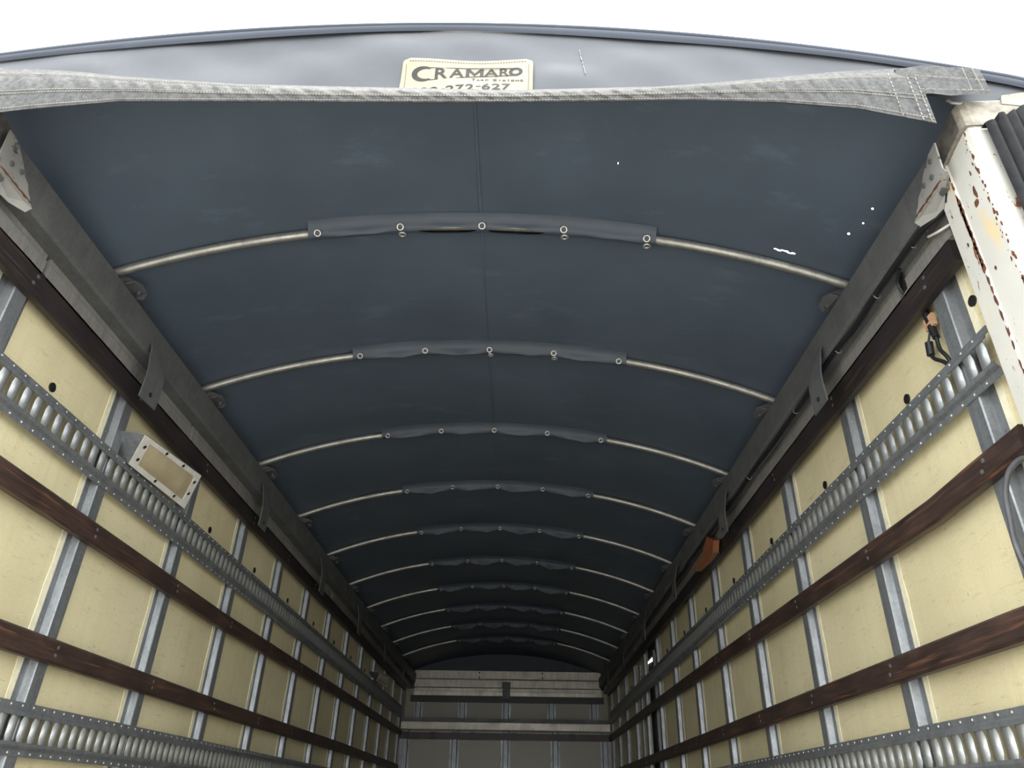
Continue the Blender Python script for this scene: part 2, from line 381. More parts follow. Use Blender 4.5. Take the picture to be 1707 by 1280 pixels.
# ------------------------------------------------------------------ roof rails with side plates, hanging tabs
TABY = [2.04, 3.25, 4.43, 5.64, 6.86, 8.07]
for side in (-1, 1):
    s = -side; rx = XC + side * 1.097
    rl = thing('roof_rail', (rx, 1.2, 1.2), 'long grey aluminium roof rail above the %s wall with bent hanging tabs' % ('left' if side < 0 else 'right'), 'rail', 'aluminium roof rails')
    o = rx + side * .15
    pr = [(rx, 1.276), (rx - s * -.0, 1.276), (rx, 1.366), (rx + side * .006, 1.372), (o, 1.372), (o, 1.262), (rx + side * .010, 1.262), (rx, 1.268)]
    pr = [pr[0]] + pr[2:]
    y0 = 1.225
    MB().loft([[(x, y, z) for x, z in pr] for y in (y0, 9.4)]).build('rail_body', 'old_aluminium', rl)
    cuts = [1.25, 1.528, 2.535, 5.02, 9.3] if side < 0 else [1.30, 1.56, 3.9, 6.6, 9.3]
    for a, b in zip(cuts, cuts[1:]):
        x1 = WX(side, .047); x2 = WX(side, .02); x3 = WX(side, .052)
        MB().loft([[(x1, y, 1.262), (x1, y, 1.246), (x3, y, 1.240), (x3, y, 1.196), (x2, y, 1.196), (x2, y, 1.262)] for y in (a + .009, b - .009)]).build('side_plate', 'plate_aluminium', rl)
    # bent tabs
    tb = MB(); n = 9; rings = []
    for i in range(n):
        t = i / (n - 1); z = .040 - .212 * t; bend = .006 + .030 * math.sin(min(1, t * 1.25) * math.pi * .55)
        w = .052 - .008 * (1 - t) * (t < .25); sk = -.022 * t + .006
        rings.append([(s * bend, -w + sk, z), (s * bend, w + sk, z), (s * (bend + .004), w + sk, z), (s * (bend + .004), -w + sk, z)])
    tm = tb.loft(rings).mesh('hanging_tab', 'old_aluminium', 40)
    sc = MB().disc((0, 0, 0), (s, 0, 0), .007, .004, 10).mesh('tab_bolt', 'black_plastic')
    for i, y in enumerate(TABY):
        yy = y - (.06 if side > 0 else 0)
        t_ = link('hanging_tab', tm, rl, (rx, yy, 1.258)); t_.rotation_euler = (random.uniform(-.04, .04), 0, random.uniform(-.05, .05))
        link('tab_bolt', sc, rl, (rx + s * .040, yy - .014, 1.115))

# ------------------------------------------------------------------ wooden slats along the walls
def slat(side, z0, z1, y0, y1, d0, d1, mat, label, group, wob):
    sx = WX(side, d0); ex = WX(side, d1); s = 1 if ex > sx else -1; r = .006
    th = thing('wooden_slat', (sx, y0, z0), label, 'slat', group)
    rings = []; n = 40
    for i in range(n + 1):
        y = y0 + (y1 - y0) * i / n; w = interp(wob, y); e = .004 if i in (0, n) else 0
        p = [(sx, z0 + e), (ex - s * r, z0 + e), (ex, z0 + r + e), (ex, z1 - r - e), (ex - s * r, z1 - e), (sx, z1 - e)]
        rings.append([(x, y, z + w) for x, z in p])
    MB().loft(rings).build('board', mat, th)
    sc = MB().disc((0, 0, 0), (s, 0, 0), .0055, .0018, 8).mesh('screw', 'old_aluminium')
    for y in STUDS[side]:
        if y0 + .02 < y < y1 and y < 6.5:
            for dz in (.35, .68): link('screw', sc, th, (ex, y + random.uniform(-.012, .012), z0 + (z1 - z0) * dz + interp(wob, y)))
    return th
flat = [(1, 0), (9, 0)]
for side, nm in ((-1, 'left'), (1, 'right')):
    ya = 1.275 if side < 0 else 1.325
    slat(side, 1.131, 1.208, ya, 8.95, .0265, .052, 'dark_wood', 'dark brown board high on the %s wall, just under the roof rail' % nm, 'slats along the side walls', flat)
    wob = [(1.2, .002), (1.7, .001), (3.3, -.016), (5, -.006), (6.5, .001), (9, 0)] if side < 0 else [(1.3, -.014), (1.7, -.034), (2.2, -.03), (4, -.012), (6, 0), (9, 0)]
    slat(side, .660, .723, ya, 8.90, .0265, .052, 'brown_wood', 'brown wooden slat on the %s wall just below the upper slotted track' % nm, 'slats along the side walls', wob)
    slat(side, .314, .377, ya, 8.90, .0265, .052, 'brown_wood', 'lower brown wooden slat on the %s wall, just above the lower slotted track' % nm, 'slats along the side walls', [(1, 0), (3.5, -.006), (6, .006), (9, 0)] if side < 0 else [(1, 0), (2.2, .002), (9, 0)])

# ------------------------------------------------------------------ slotted logistics tracks
def bar_mesh(s):
    n, k = 6, 4; w, h = .0152, .0345
    def pt(i, j, back):
        u = -1 + 2 * i / n; v = -1 + 2 * j / k
        prof = (1 - abs(u) ** 2.6); ends = 1 - max(0, abs(v) - .74) / .26
        d = .0035 + .0095 * prof * ends + .006 * (1 - ends)
        ww = w * (1 + .12 * max(0, abs(v) - .6) / .4)
        if back: d -= .0022
        return (s * d, u * ww, v * h)
    m = MB()
    fr = [[pt(i, j, 0) for i in range(n + 1)] for j in range(k + 1)]; bk = [[pt(i, j, 1) for i in range(n + 1)] for j in range(k + 1)]
    m.grid(fr); m.grid(bk)
    for j in (0, k): m.grid([fr[j], bk[j]])
    for i in (0, n): m.grid([[r[i] for r in fr], [r[i] for r in bk]])
    return m.mesh('slot_bar', 'bar_steel', 50)
for side, nm in ((-1, 'left'), (1, 'right')):
    s = -side; bm_ = bar_mesh(s)
    for z0, which in ((.833, 'upper'), (.081, 'lower')):
        y0, y1 = (1.28, 8.93) if side < 0 else (1.340, 8.93)
        x = WX(side, .0255)
        tr = thing('slotted_track', (x, y0, z0), 'galvanised slotted cargo track, the %s one along the %s wall' % (which, nm), 'cargo track', 'slotted cargo tracks')
        low = [(0, 0), (.0025, 0), (.0025, .016), (.011, .022), (.013, .025), (.013, .033), (.010, .033), (.009, .026), (0, .018)]
        top = [(d, .127 - z) for d, z in reversed(low)]
        MB().loft([[(x + s * d, y, z0 + z) for d, z in low] for y in (y0, y1)]).build('lower_flange', 'galvanised', tr)
        MB().loft([[(x + s * d, y, z0 + z) for d, z in top] for y in (y0, y1)]).build('upper_flange', 'galvanised', tr)
        n = int((y1 - y0 - .03) / .0508); flange_dots = MB()
        for k in range(n):
            y = y0 + .035 + .0508 * k
            link('slot_bar', bm_, tr, (x, y, z0 + .0635))
            if k < 60:
                for zz in (.008, .119): flange_dots.disc((x + s * .0025, y + .02, z0 + zz), (s, 0, 0), .0028, .0012, 6)
        tag(flange_dots.build('bright_hole_dots', 'white_plate', tr), kind='stuff')  # pale discs stand for flange holes, the lit panel behind put into colour

# ------------------------------------------------------------------ roof bows
TR = .015
for i, y in enumerate(BOWS):
    ordn = ['first', 'second', 'third', 'fourth', 'fifth', 'sixth', 'seventh', 'eighth', 'ninth', 'tenth'][i]
    bw = thing('roof_bow', (XC, y, 1.38), 'arched aluminium roof bow under the tarp, %s from the open rear%s' % (ordn, ', farthest from the camera' if i == 9 else ''), 'roof bow', 'roof bows')
    path = []
    for k in range(49):
        x = XC - 1.145 + 2.29 * k / 48; path.append((x, y, zb(x) + .002))
    MB().tube(path, TR, 12).build('tube', 'bow_aluminium', bw, 60)
    for sd in (-1, 1):
        s = -sd; rx = XC + sd * 1.10; b = MB()
        yy = y + .065
        b.prism([(rx, yy - .05, 1.374), (rx + s * .022, yy - .04, 1.388), (rx + s * .034, yy - .012, 1.392), (rx + s * .034, yy + .018, 1.388), (rx + s * .018, yy + .034, 1.376), (rx - s * .03, yy + .034, 1.374), (rx - s * .03, yy - .05, 1.374)], (0, 0, .006))
        b.prism([(rx - s * .03, yy - .045, 1.378), (rx + s * .028, yy - .012, 1.390), (rx + s * .028, yy - .012, 1.406), (rx - s * .03, yy - .045, 1.416)], (0, .005, 0))
        b.tube([(rx + s * .014, yy + .006, 1.372), (rx + s * .014, yy + .006, 1.402)], .008, 6)
        b.build('slide_bracket', 'dull_bracket', bw)

# ------------------------------------------------------------------ tarp
HOLES = [(0.955, 1.505, .003, .003), (0.948, 1.555, .0025, .0025), (.925, 1.60, .0035, .0035), (.255, 1.50, .001, .004)]
HOLES += [(.760 + .010 * k, 1.722 + .0025 * math.sin(k * 1.9), .0065, .0022 + .001 * (k % 2)) for k in range(6)]
mat_tarp('tarp_vinyl', (0.054, 0.072, 0.096), (0.074, 0.096, 0.126), HOLES)
mat_tarp('sleeve_vinyl', (0.040, 0.052, 0.068), (0.056, 0.071, 0.092))
mat_tarp('tarp_band', (0.020, 0.026, 0.040), (0.030, 0.038, 0.054))  # darkened tarp: shade on the edge lip and front sheet put into colour
mat_tarp('tarp_outside', (0.043, 0.046, 0.053), (0.070, 0.074, 0.081))
tp = thing('tarp', (XC, 1.1, 1.35), 'dark charcoal roof tarp stretched over the whole truck box', 'tarp')
rows = []
ysr = [1.11 + .066 * k for k in range(10)] + [1.77 + .73 * k / 8 for k in range(0, 84)]
for y in [q for q in ysr if q <= 9.40] + [9.40]:
    wide = 1.05 - .045 * sstep((y - 1.11) / .66); low = 1.44 - .22 * sstep((y - 1.11) / .5)
    row = []
    tt = [-1.22 + 2.44 * k / 48 for k in range(49)]
    e = ztarp(XC - 1.22 * wide, y)
    row += [(XC - 1.285 * wide, y, low), (XC - 1.285 * wide, y, e - .09), (XC - 1.27 * wide, y, e - .045), (XC - 1.25 * wide, y, e - .016)]
    row += [(XC + t * wide, y, ztarp(XC + t * wide, y) + .0015 * math.sin(9 * t + 5 * y)) for t in tt]
    e = ztarp(XC + 1.22 * wide, y)
    row += [(XC + 1.25 * wide, y, e - .016), (XC + 1.27 * wide, y, e - .045), (XC + 1.285 * wide, y, e - .09), (XC + 1.285 * wide, y, low)]
    rows.append(row)
me_o = MB().grid(rows).build('roof_sheet', 'tarp_vinyl', None, 60); me_o.parent = tp; me_o.location = -tp.location
MB().grid([rows[-1], [(x, 9.41, 1.20) for x, y, z in rows[-1]]]).build('front_end_sheet', 'tarp_band', tp)
# welded seams of the sheet: one along the ridge, one behind each bow
sm_ = MB(); sm_.grid([[(XC + dx - .004, y, ztarp(XC, y) - dz - .002) for dx, dz in ((-.0035, 0), (0, .002), (.0035, 0))] for y in [1.2 + .06 * k for k in range(130)]])
sm_.build('ridge_seam', 'tarp_vinyl', tp, 60)
# sleeves that hold the bows
rng = random.Random(5)
gmesh = None
def torus(R, r, n=18, m=8):
    b = MB(); rings = []
    for i in range(n):
        a = 2 * math.pi * i / n
        rings.append([((R + r * math.cos(q)) * math.cos(a), (R + r * math.cos(q)) * math.sin(a), r * math.sin(q)) for q in (2 * math.pi * j / m for j in range(m))])
    rings.append(rings[0]); return b.loft(rings, True, False)
gmesh = torus(.0098, .0032).mesh('grommet', 'grommet_metal', 80)
gaxis = Vector((0, -.74, -.67))
for i, y in enumerate(BOWS):
    gx = [XC + (k - 2) * .262 for k in range(5)]
    x0, x1 = gx[0] - .03, gx[4] + .03
    amp = [rng.uniform(.005, .018) + .0022 * i for _ in range(4)] if i else [.010, .003, .004, .005]
    pk = [rng.uniform(.3, .7) for _ in range(4)]
    def slack(x):
        k = (x - gx[0]) / .262; j = int(max(0, min(3, math.floor(k)))); f = k - j
        if f < 0 or f > 1: return 0.0
        p = pk[j]; b_ = f / p if f < p else (1 - f) / (1 - p); return amp[j] * (b_ + (.25 * abs(math.sin(9 * f + j + i)) * b_ if i > 2 else 0))
    rear = []; front = []
    nx = 80
    for q in range(nx + 1):
        x = x0 + (x1 - x0) * q / nx; zt = ztarp(x, y); zc = zb(x) + .002; sl_ = slack(x)
        k = (x - gx[0]) / .262; f = k - math.floor(k); wig = .0015 * math.sin(60 * x + i)
        gap = 0.0
        if i == 0 and 1.25 < k < 2.75 and abs(k - 2) > .07: gap = math.radians(34) * max(0, math.sin(math.pi * ((abs(k - 2) - .07) / .68))) ** .8
        R_ = TR + .004
        rr = [(x, y - .046, zt - .001), (x, y - .032, zt - .006 - sl_ * .2)]
        for a in (195, 215, 235, 250, 266):
            a_ = math.radians(a) - gap * (a - 195) / 71
            w = sl_ * max(0, (a - 195) / 71) ** 1.5
            rr.append((x, y + (R_ + wig) * math.cos(a_) - w * .55, zc + (R_ + wig) * math.sin(a_) - w))
        rear.append(rr)
        ff = []
        for a in (262, 285, 310, 335):
            a_ = math.radians(a) + gap * (335 - a) / 73
            ff.append((x, y + (R_ + .0018) * math.cos(a_) + .004 * (1 if gap else 0), zc + (R_ + .0018) * math.sin(a_) - sl_ * .4 * (335 - a) / 73))
        ff += [(x, y + .034, zt - .005), (x, y + .046, zt - .001)]
        front.append(ff)
    b = MB(); b.grid(rear); b.grid(front)
    sv = b.build('bow_sleeve', 'sleeve_vinyl', tp, 70)
    for j, x in enumerate(gx):
        g = link('grommet', gmesh, sv, (x, y + (TR + .006) * gaxis.y, zb(x) + .002 + (TR + .006) * gaxis.z))
        g.rotation_euler = gaxis.to_track_quat('Z', 'Y').to_euler()
        if (i == 0 and j in (1, 3, 4)) or (i == 1 and j in (2, 3)):
            g = link('grommet', gmesh, sv, (x + .004, y + .012, zb(x) - TR - .004)); g.rotation_euler = (Vector((0, .1, -1))).to_track_quat('Z', 'Y').to_euler()

# rear flap, hanging from the rearmost arch
def flap_y(x, z): return YR - .003 + min(1, max(0, (zr(x) - z) / .08)) * (.005 * math.sin(5.1 * x + 7 * z) + .005 * math.sin(9 * x - 23 * z) + .0025 * math.sin(23 * x + 31 * z + 1) - .003)
HB = [(-1.35, 1.17), (-1.2, 1.19), (-1.092, 1.206), (-1.022, 1.220), (-.855, 1.245), (-.6, 1.250), (-.355, 1.252), (-.045, 1.258), (.327, 1.272), (.511, 1.269), (.666, 1.253), (.815, 1.211)]
HT = [(-1.35, 1.335), (-1.146, 1.346), (-.987, 1.339), (-.878, 1.324), (-.616, 1.303), (-.298, 1.298), (-.046, 1.295), (.268, 1.313), (.395, 1.329), (.653, 1.369), (.8, 1.383), (.859, 1.384), (.943, 1.374)]
rows = []
nx = 110
for q in range(nx + 1):
    x = -1.46 + 2.60 * q / nx; zt = zr(x) - .004; u = x / YR
    zbm = min(zt - .03, (interp(HB, u) + .017) * YR) if u < .80 else zt - .10
    rows.append([(x, flap_y(x, zt + (zbm - zt) * k / 14), zt + (zbm - zt) * k / 14) for k in range(15)])
MB().grid(rows).build('rear_flap', 'tarp_outside', tp, 60)
def edge_x(k): return -1.50 + 2.70 * k / 80
def edge_z(x): return zr(x) - max(0, abs(x - XC) - 1.27) ** 2 * 9
MB().tube([(edge_x(k), YR - .012, edge_z(edge_x(k)) + .002) for k in range(81)], .007, 8).build('edge_piping', 'tarp_band', tp, 60)
MB().grid([[(edge_x(k), YR - .004 - .013 * math.sin(math.pi * (.15 + .7 * j / 5)), edge_z(edge_x(k)) + .004 - (.026 + .004 * math.sin(edge_x(k) * 6)) * j / 5) for k in range(81)] for j in range(6)]).build('edge_band', 'tarp_band', tp, 60)
sf = MB()
for (xa, za, xb, zb2, w) in ((.113, 1.586, .115, 1.562, .0008), (.115, 1.558, .117, 1.54, .0011), (.118, 1.535, .119, 1.52, .0006), (.120, 1.515, .124, 1.480, .0009)):
    sf.prism([(xa - w, flap_y(xa, za) - .003, za), (xa + w, flap_y(xa, za) - .003, za), (xb + w, flap_y(xb, zb2) - .003, zb2), (xb - w, flap_y(xb, zb2) - .003, zb2)], (0, .001, 0))
tag(sf.build('scuff_marks', 'thread', tp), kind='stuff')
# gathered hem standing a little off the flap
YH = 1.083
def hem_pt(u, v):                   # v = 0 bottom, 1 top
    wr = u * 118 + 3 * math.sin(u * 9) + v * 7
    puck = (.0019 * math.sin(wr) + .0010 * math.sin(wr * 2.3 + 1)) * math.sin(math.pi * (.08 + .84 * v)) + .0012 * math.sin(u * 17 + 2)
    y = YH - .006 * math.sin(math.pi * v) + puck + .010 * max(0, v - .8) * 5
    k = interp(HB, u) + (interp(HT, u) - interp(HB, u)) * v
    return (u * y, y, k * y)
us = [-1.35 + 2.165 * k / 700 for k in range(701)]
hr = []
for u in us:
    col = [hem_pt(u, k / 10) for k in range(11)]
    b0 = col[0]; hr.append([(b0[0], YR - .010, (interp(HB, u) + .022) * YR), (b0[0], YH + .006, b0[2] + .010), (b0[0], YH + .004, b0[2] + .002)] + col)
hem = MB().grid(hr).build('hem', 'hem_cloth', tp, 60)
tail = []
for k in range(31):
    u = .772 + .173 * k / 30; z1 = interp(HT, u) * YH; z0 = (1.292 + .002 * math.sin(k * .3)) * YH
    tail.append([(u * YH, YH + .003 - .009 * min(1, k / 8) + .0012 * math.sin(k * .5 + j), z0 + (z1 - z0) * j / 5) for j in range(6)] + [(u * YH, YR, z1 + .006)])
MB().grid(tail).build('hem_tail', 'hem_cloth', hem, 60)
st = MB()
def dash(p, q, w=.0011):
    p = Vector(p); q = Vector(q); st.tube([p - Vector((0, .0022, 0)), q - Vector((0, .0022, 0))], w, 4)
for row_, (vv, ua, ub) in enumerate([(.06, -1.3, .812), (.40, -1.3, .812), (.47, -1.3, .812), (.86, -1.2, -.55), (.80, .25, .8)]):
    u = ua
    while u < ub:
        dash(hem_pt(u, vv), hem_pt(u + .0042, vv)); u += .0062
for u in (.752, .79, .806):
    for k in range(11): dash(hem_pt(u, k / 12), hem_pt(u - .0005, (k + .65) / 12))
for (a, b) in (((.80, 1.345), (.945, 1.332)), ((.80, 1.302), (.945, 1.300)), ((.905, 1.37), (.905, 1.30)), ((.925, 1.37), (.928, 1.30))):
    for k in range(12):
        p = [a[j] + (b[j] - a[j]) * k / 12 for j in (0, 1)]; q = [a[j] + (b[j] - a[j]) * (k + .65) / 12 for j in (0, 1)]
        dash((p[0] * YH, YH - .009, p[1] * YH), (q[0] * YH, YH - .009, q[1] * YH))
tag(st.build('stitching', 'thread', hem), kind='stuff')
# loose end of the flap by the right post: rod and side strap
rd = thing('tension_rod', (1.0, 1.10, 1.39), 'thin pale metal rod with a hooked end under the tarp corner by the right post', 'rod')
MB().tube([(.955, 1.118, 1.432), (.962, 1.116, 1.420), (.975, 1.115, 1.416), (1.03, 1.115, 1.420), (1.10, 1.115, 1.426)], .0045, 8).build('rod', 'bow_aluminium', rd, 60)

# maker's patch on the flap
def lx(zx): return -.281 + (640 + .1523 * zx - 690) * .001428
def lz(zy): return 1.5385 - (80 + .1523 * zy - 98) * .00215
def onflap(x, z, off): return (x, flap_y(x, z) - off, z)
PX0, PX1, PZ0, PZ1 = -.312, .002, 1.412, 1.5375
rc = .016; rows = []
for k in range(17):
    z = PZ0 + (PZ1 - PZ0) * k / 16; ins = 0
    dz = z - (PZ1 - rc)
    if dz > 0: ins = rc - math.sqrt(max(0, rc * rc - dz * dz))
    lean = .010 * (k / 16)
    rows.append([onflap(PX0 + ins + lean * .5 + (PX1 - PX0 - 2 * ins - lean * .5) * j / 24, z, .004) for j in range(25)])
pt_ = MB().grid(rows).build('maker_patch', 'patch_cloth', tp, 60); pt_['label'] = 'cream printed maker patch'
mod = pt_.modifiers.new('thick', 'SOLIDIFY'); mod.thickness = .0015
pl = MB()
def strip(pts, w):                    # flat ribbon on the patch
    a = [Vector((p[0], 0, p[1])) for p in pts]; L = []; R = []
    for i, p in enumerate(a):
        t = (a[min(i + 1, len(a) - 1)] - a[max(i - 1, 0)]).normalized(); n = Vector((-t.z, 0, t.x)); ww = w[i] if isinstance(w, list) else w
        l_ = p + n * ww; r_ = p - n * ww; L.append(onflap(l_.x, l_.z, .0062)); R.append(onflap(r_.x, r_.z, .0062))
    pl.grid([L, R])
def ell(cx, cz, rx, rz, a0, a1, n=26): return [(lx(cx + rx * math.cos(math.radians(a0 + (a1 - a0) * k / n))), lz(cz - rz * math.sin(math.radians(a0 + (a1 - a0) * k / n)))) for k in range(n + 1)]
strip(ell(455, 270, 112, 58, 58, 302), [.0022 + .0045 * math.sin(math.pi * k / 26) for k in range(27)])          # C
strip(ell(1442, 261, 56, 36, 0, 360), .0042)                                                                   # O
strip([(lx(440), lz(212)), (lx(900), lz(211)), (lx(1440), lz(222))], .0016)
strip([(lx(440), lz(330)), (lx(900), lz(318)), (lx(1440), lz(300))], .0016)
glyphs = {}
def glyph(ch):
    if ch not in glyphs:
        cu = bpy.data.curves.new('t', 'FONT'); cu.body = ch; cu.offset = .022; cu.resolution_u = 4
        ob = bpy.data.objects.new('t', cu); C.objects.link(ob)
        me = bpy.data.meshes.new_from_object(ob.evaluated_get(bpy.context.evaluated_depsgraph_get()))
        vs_ = [(v.co.x, v.co.y) for v in me.vertices]; fs_ = [tuple(p.vertices) for p in me.polygons]
        bpy.data.objects.remove(ob); bpy.data.curves.remove(cu); bpy.data.meshes.remove(me)
        mx = [min(p[0] for p in vs_), max(p[0] for p in vs_), min(p[1] for p in vs_), max(p[1] for p in vs_)]
        glyphs[ch] = ([((a - mx[0]) / (mx[1] - mx[0]), (b - mx[2]) / (mx[3] - mx[2])) for a, b in vs_], fs_)
    return glyphs[ch]
glyphs['M'] = ([(0, 0), (0, 1), (.2, 1), (.5, .45), (.8, 1), (1, 1), (1, 0), (.8, 0), (.8, .62), (.5, .08), (.2, .62), (.2, 0)], [(0, 1, 2, 10, 11), (2, 3, 9, 10), (3, 4, 8, 9), (4, 5, 6, 7, 8)])
def letter(ch, x0, x1, y0, y1):       # box in patch pixels, y0 top, y1 bottom
    vs_, fs_ = glyph(ch)
    pl.add([onflap(lx(x0 + (x1 - x0) * a), lz(y1 + (y0 - y1) * b), .0064) for a, b in vs_], fs_)
for ch, a, b, z1 in (('R', 568, 705, 322), ('A', 725, 885, 320), ('M', 903, 1095, 314), ('A', 1100, 1258, 308), ('R', 1268, 1375, 303)): letter(ch, a, b, 214, z1)
x = 970
for ch in 'TARP SYSTEMS':
    if ch == ' ': x += 34; continue
    big = ch == 'T' and x == 970 or (ch == 'S' and x < 1225); w = 46 if big else 38
    letter(ch, x, x + w, 336 + (x - 970) * .022 + (0 if big else 9), 368 + (x - 970) * .022); x += w + 9
x = 312
for ch in '800-272-627':
    if ch == '-': letter(ch, x + 6, x + 60, 432, 441); x += 70; continue
    letter(ch, x, x + 92, 405, 478); x += 106
pl.build('lettering', 'print_grey', pt_)
stp = MB()
for k in range(44):
    x = PX0 + .02 + (PX1 - PX0 - .035) * k / 44; a = onflap(x, PZ1 - .009, .0062); b = onflap(x + .0038, PZ1 - .0095, .0062); stp.tube([a, b], .0007, 4)
for k in range(20):
    for xx in (PX0 + .013, PX1 - .010):
        z = PZ1 - .02 - .006 * k; stp.tube([onflap(xx, z, .0062), onflap(xx, z - .0035, .0062)], .0007, 4)
tag(stp.build('patch_stitching', 'brown_thread', pt_), kind='stuff')

# ------------------------------------------------------------------ rear corner posts
def mirror(side, p):                   # points written for the right post
    x, y, z = p; return (x, y, z) if side > 0 else (2 * XC - x, y, z)
for side, nm in ((1, 'right'), (-1, 'left')):
    M = lambda p: mirror(side, p)
    ps = thing('corner_post', M((1.04, 1.19, ZG + .4)), 'rusty white steel corner post at the %s side of the rear opening' % nm, 'post', 'rear corner posts')
    # plan outline of the post: inner return, stepped seam, rounded rear edge, rear face
    plan = [(1.0, 1.268), (.971, 1.268), (.970, 1.216), (.974, 1.212), (.974, 1.135), (.978, 1.121), (.990, 1.115), (1.12, 1.115), (1.12, 1.268)]
    zt = {0: 1.27, 1: 1.27, 2: 1.325, 3: 1.326, 4: 1.352, 5: 1.352, 6: 1.352, 7: 1.352, 8: 1.30}
    MB().loft([[M((x, y, ZF - .2)) for x, y in plan], [M((x, y, zt[i])) for i, (x, y) in enumerate(plan)]]).build('post_body', 'rusty_white_paint', ps)
    # folded cap over the post top
    c = MB()
    cp = [(.966, 1.222), (.966, 1.13), (.972, 1.116), (.985, 1.110), (1.075, 1.110), (1.14, 1.110), (1.14, 1.222)]
    bot = [1.322, 1.347, 1.345, 1.340, 1.345, 1.35, 1.33]; topz = [1.395, 1.412, 1.416, 1.418, 1.418, 1.418, 1.40]
    c.loft([[M((x, y, b)) for (x, y), b in zip(cp, bot)], [M((x, y, t)) for (x, y), t in zip(cp, topz)]])
    c.prism([M((1.066, 1.108, 1.41)), M((1.074, 1.108, 1.438)), M((1.135, 1.108, 1.452)), M((1.14, 1.108, 1.40))], (0, .08, 0))
    c.build('post_cap', 'grimy_cap', ps)
    r = MB(); rr_ = random.Random(11)
    def blob(x, y, z, w, h, n=9):
        P_ = []
        for k in range(n):
            a = 2 * math.pi * k / n; q_ = rr_.uniform(.55, 1.1)
            P_.append(M((x, y + w * q_ * math.cos(a), z + h * q_ * math.sin(a))))
        r.prism(P_, (.002 * side, 0, 0))
    z = ZF + 1.2
    while z < 1.31:                     # along the folded seam
        k_ = 1.0 if 1.02 < z < 1.22 else .45
        blob(.9693, 1.217 - .001 * rr_.random(), z, .0045 * k_ + .0015 * rr_.random(), .016); z += rr_.uniform(.008, .02) * (1 if k_ == 1 else 2.2)
    z = .7
    while z < 1.335:                    # chips along the rounded rear edge
        k_ = rr_.choice((.3, .5, .5, 1.0, 1.5))
        blob(.9733, 1.1335 + rr_.uniform(-.003, .010), z, .0024 * k_, .0065 * k_); z += rr_.uniform(.004, .02)
    for (y, z, w, h) in ((1.165, 1.19, .006, .02), (1.172, 1.165, .008, .012), (1.158, 1.24, .003, .008), (1.19, 1.0, .004, .007), (1.235, 1.10, .003, .006)): blob(.9733 if y < 1.212 else .9693, y, z, w, h)
    y = 1.125
    for k in range(14):                 # bleeding rust under the cap
        blob(.9733, 1.137 + .0055 * k, 1.345 - .0015 * k, .004, .003)
    tag(r.build('rust_streaks', 'rust', ps), kind='stuff')
    MB().prism([M((.969, 1.226, 1.300)), M((.969, 1.232, 1.268)), M((.969, 1.252, 1.244)), M((.969, 1.262, 1.250)), M((.969, 1.252, 1.285))], (.003 * side, 0, 0)).build('slot_opening', 'black_plastic', ps)
    # gusset that ties the post to the roof rail
    q = .941
    MB().prism([M((q, y, z)) for y, z in ((1.185, 1.367), (1.190, 1.290), (1.1815, 1.271), (1.226, 1.266), (1.326, 1.267), (1.318, 1.279), (1.308, 1.284), (1.296, 1.302), (1.278, 1.309), (1.258, 1.333), (1.218, 1.362))], (.004 * side, 0, 0)).build('gusset', 'chipped_grey_paint', ps)
    MB().prism([M(p) for p in ((q, 1.1815, 1.270), (q, 1.226, 1.266), (q, 1.326, 1.267), (.943, 1.341, 1.263), (.950, 1.334, 1.244), (.964, 1.293, 1.237), (.969, 1.2635, 1.2374), (.969, 1.245, 1.262), (.969, 1.215, 1.285))], (.003 * side, 0, .004)).build('gusset_return', 'chipped_grey_paint', ps)
    MB().tube([M((q - .001, 1.205 + .012 * k, 1.2665 + .0015 * (k % 2))) for k in range(11)], [.0012 + .0009 * (k % 3) for k in range(11)], 5).build('rust_seam', 'rust', ps)
    MB().prism([M((.9648, y, z)) for y, z in ((1.219, 1.326), (1.19, 1.333), (1.165, 1.343), (1.132, 1.349), (1.132, 1.409), (1.219, 1.394))], (.002 * side, 0, 0)).build('cap_side', 'grime', ps)
    gb = MB().disc((0, 0, 0), (-side, 0, 0), .007, .004, 8).mesh('gusset_bolt', 'old_aluminium')
    for (y, z) in ((1.215, 1.338), (1.228, 1.300), (1.262, 1.308)): link('gusset_bolt', gb, ps, M((q, y, z)))
    # ribbed rubber strip on the rear face
    rb = MB(); pts = []; n = 66
    for k in range(n + 1):
        x = 1.0 + .20 * k / n; pts.append((x, 1.098 - .010 * abs(math.sin(math.pi * (x - 1.0) / .025)) ** .7 - .004 * (math.sin(37 * x) > .3)))
    def top(x): return 1.333 + (.02 if x > 1.03 else 0) + max(0, x - 1.05) * .62
    gr = [[M((x, y, z)) for x, y in pts] for z in (ZF, 0.0, .6, .9, 1.02)] + [[M((x, y, top(x) - .03)) for x, y in pts], [M((x, y, top(x))) for x, y in pts], [M((x, 1.113, top(x))) for x, y in pts]]
    rb.grid(gr); rb.build('rubber_strip', 'black_rubber', ps, 40)

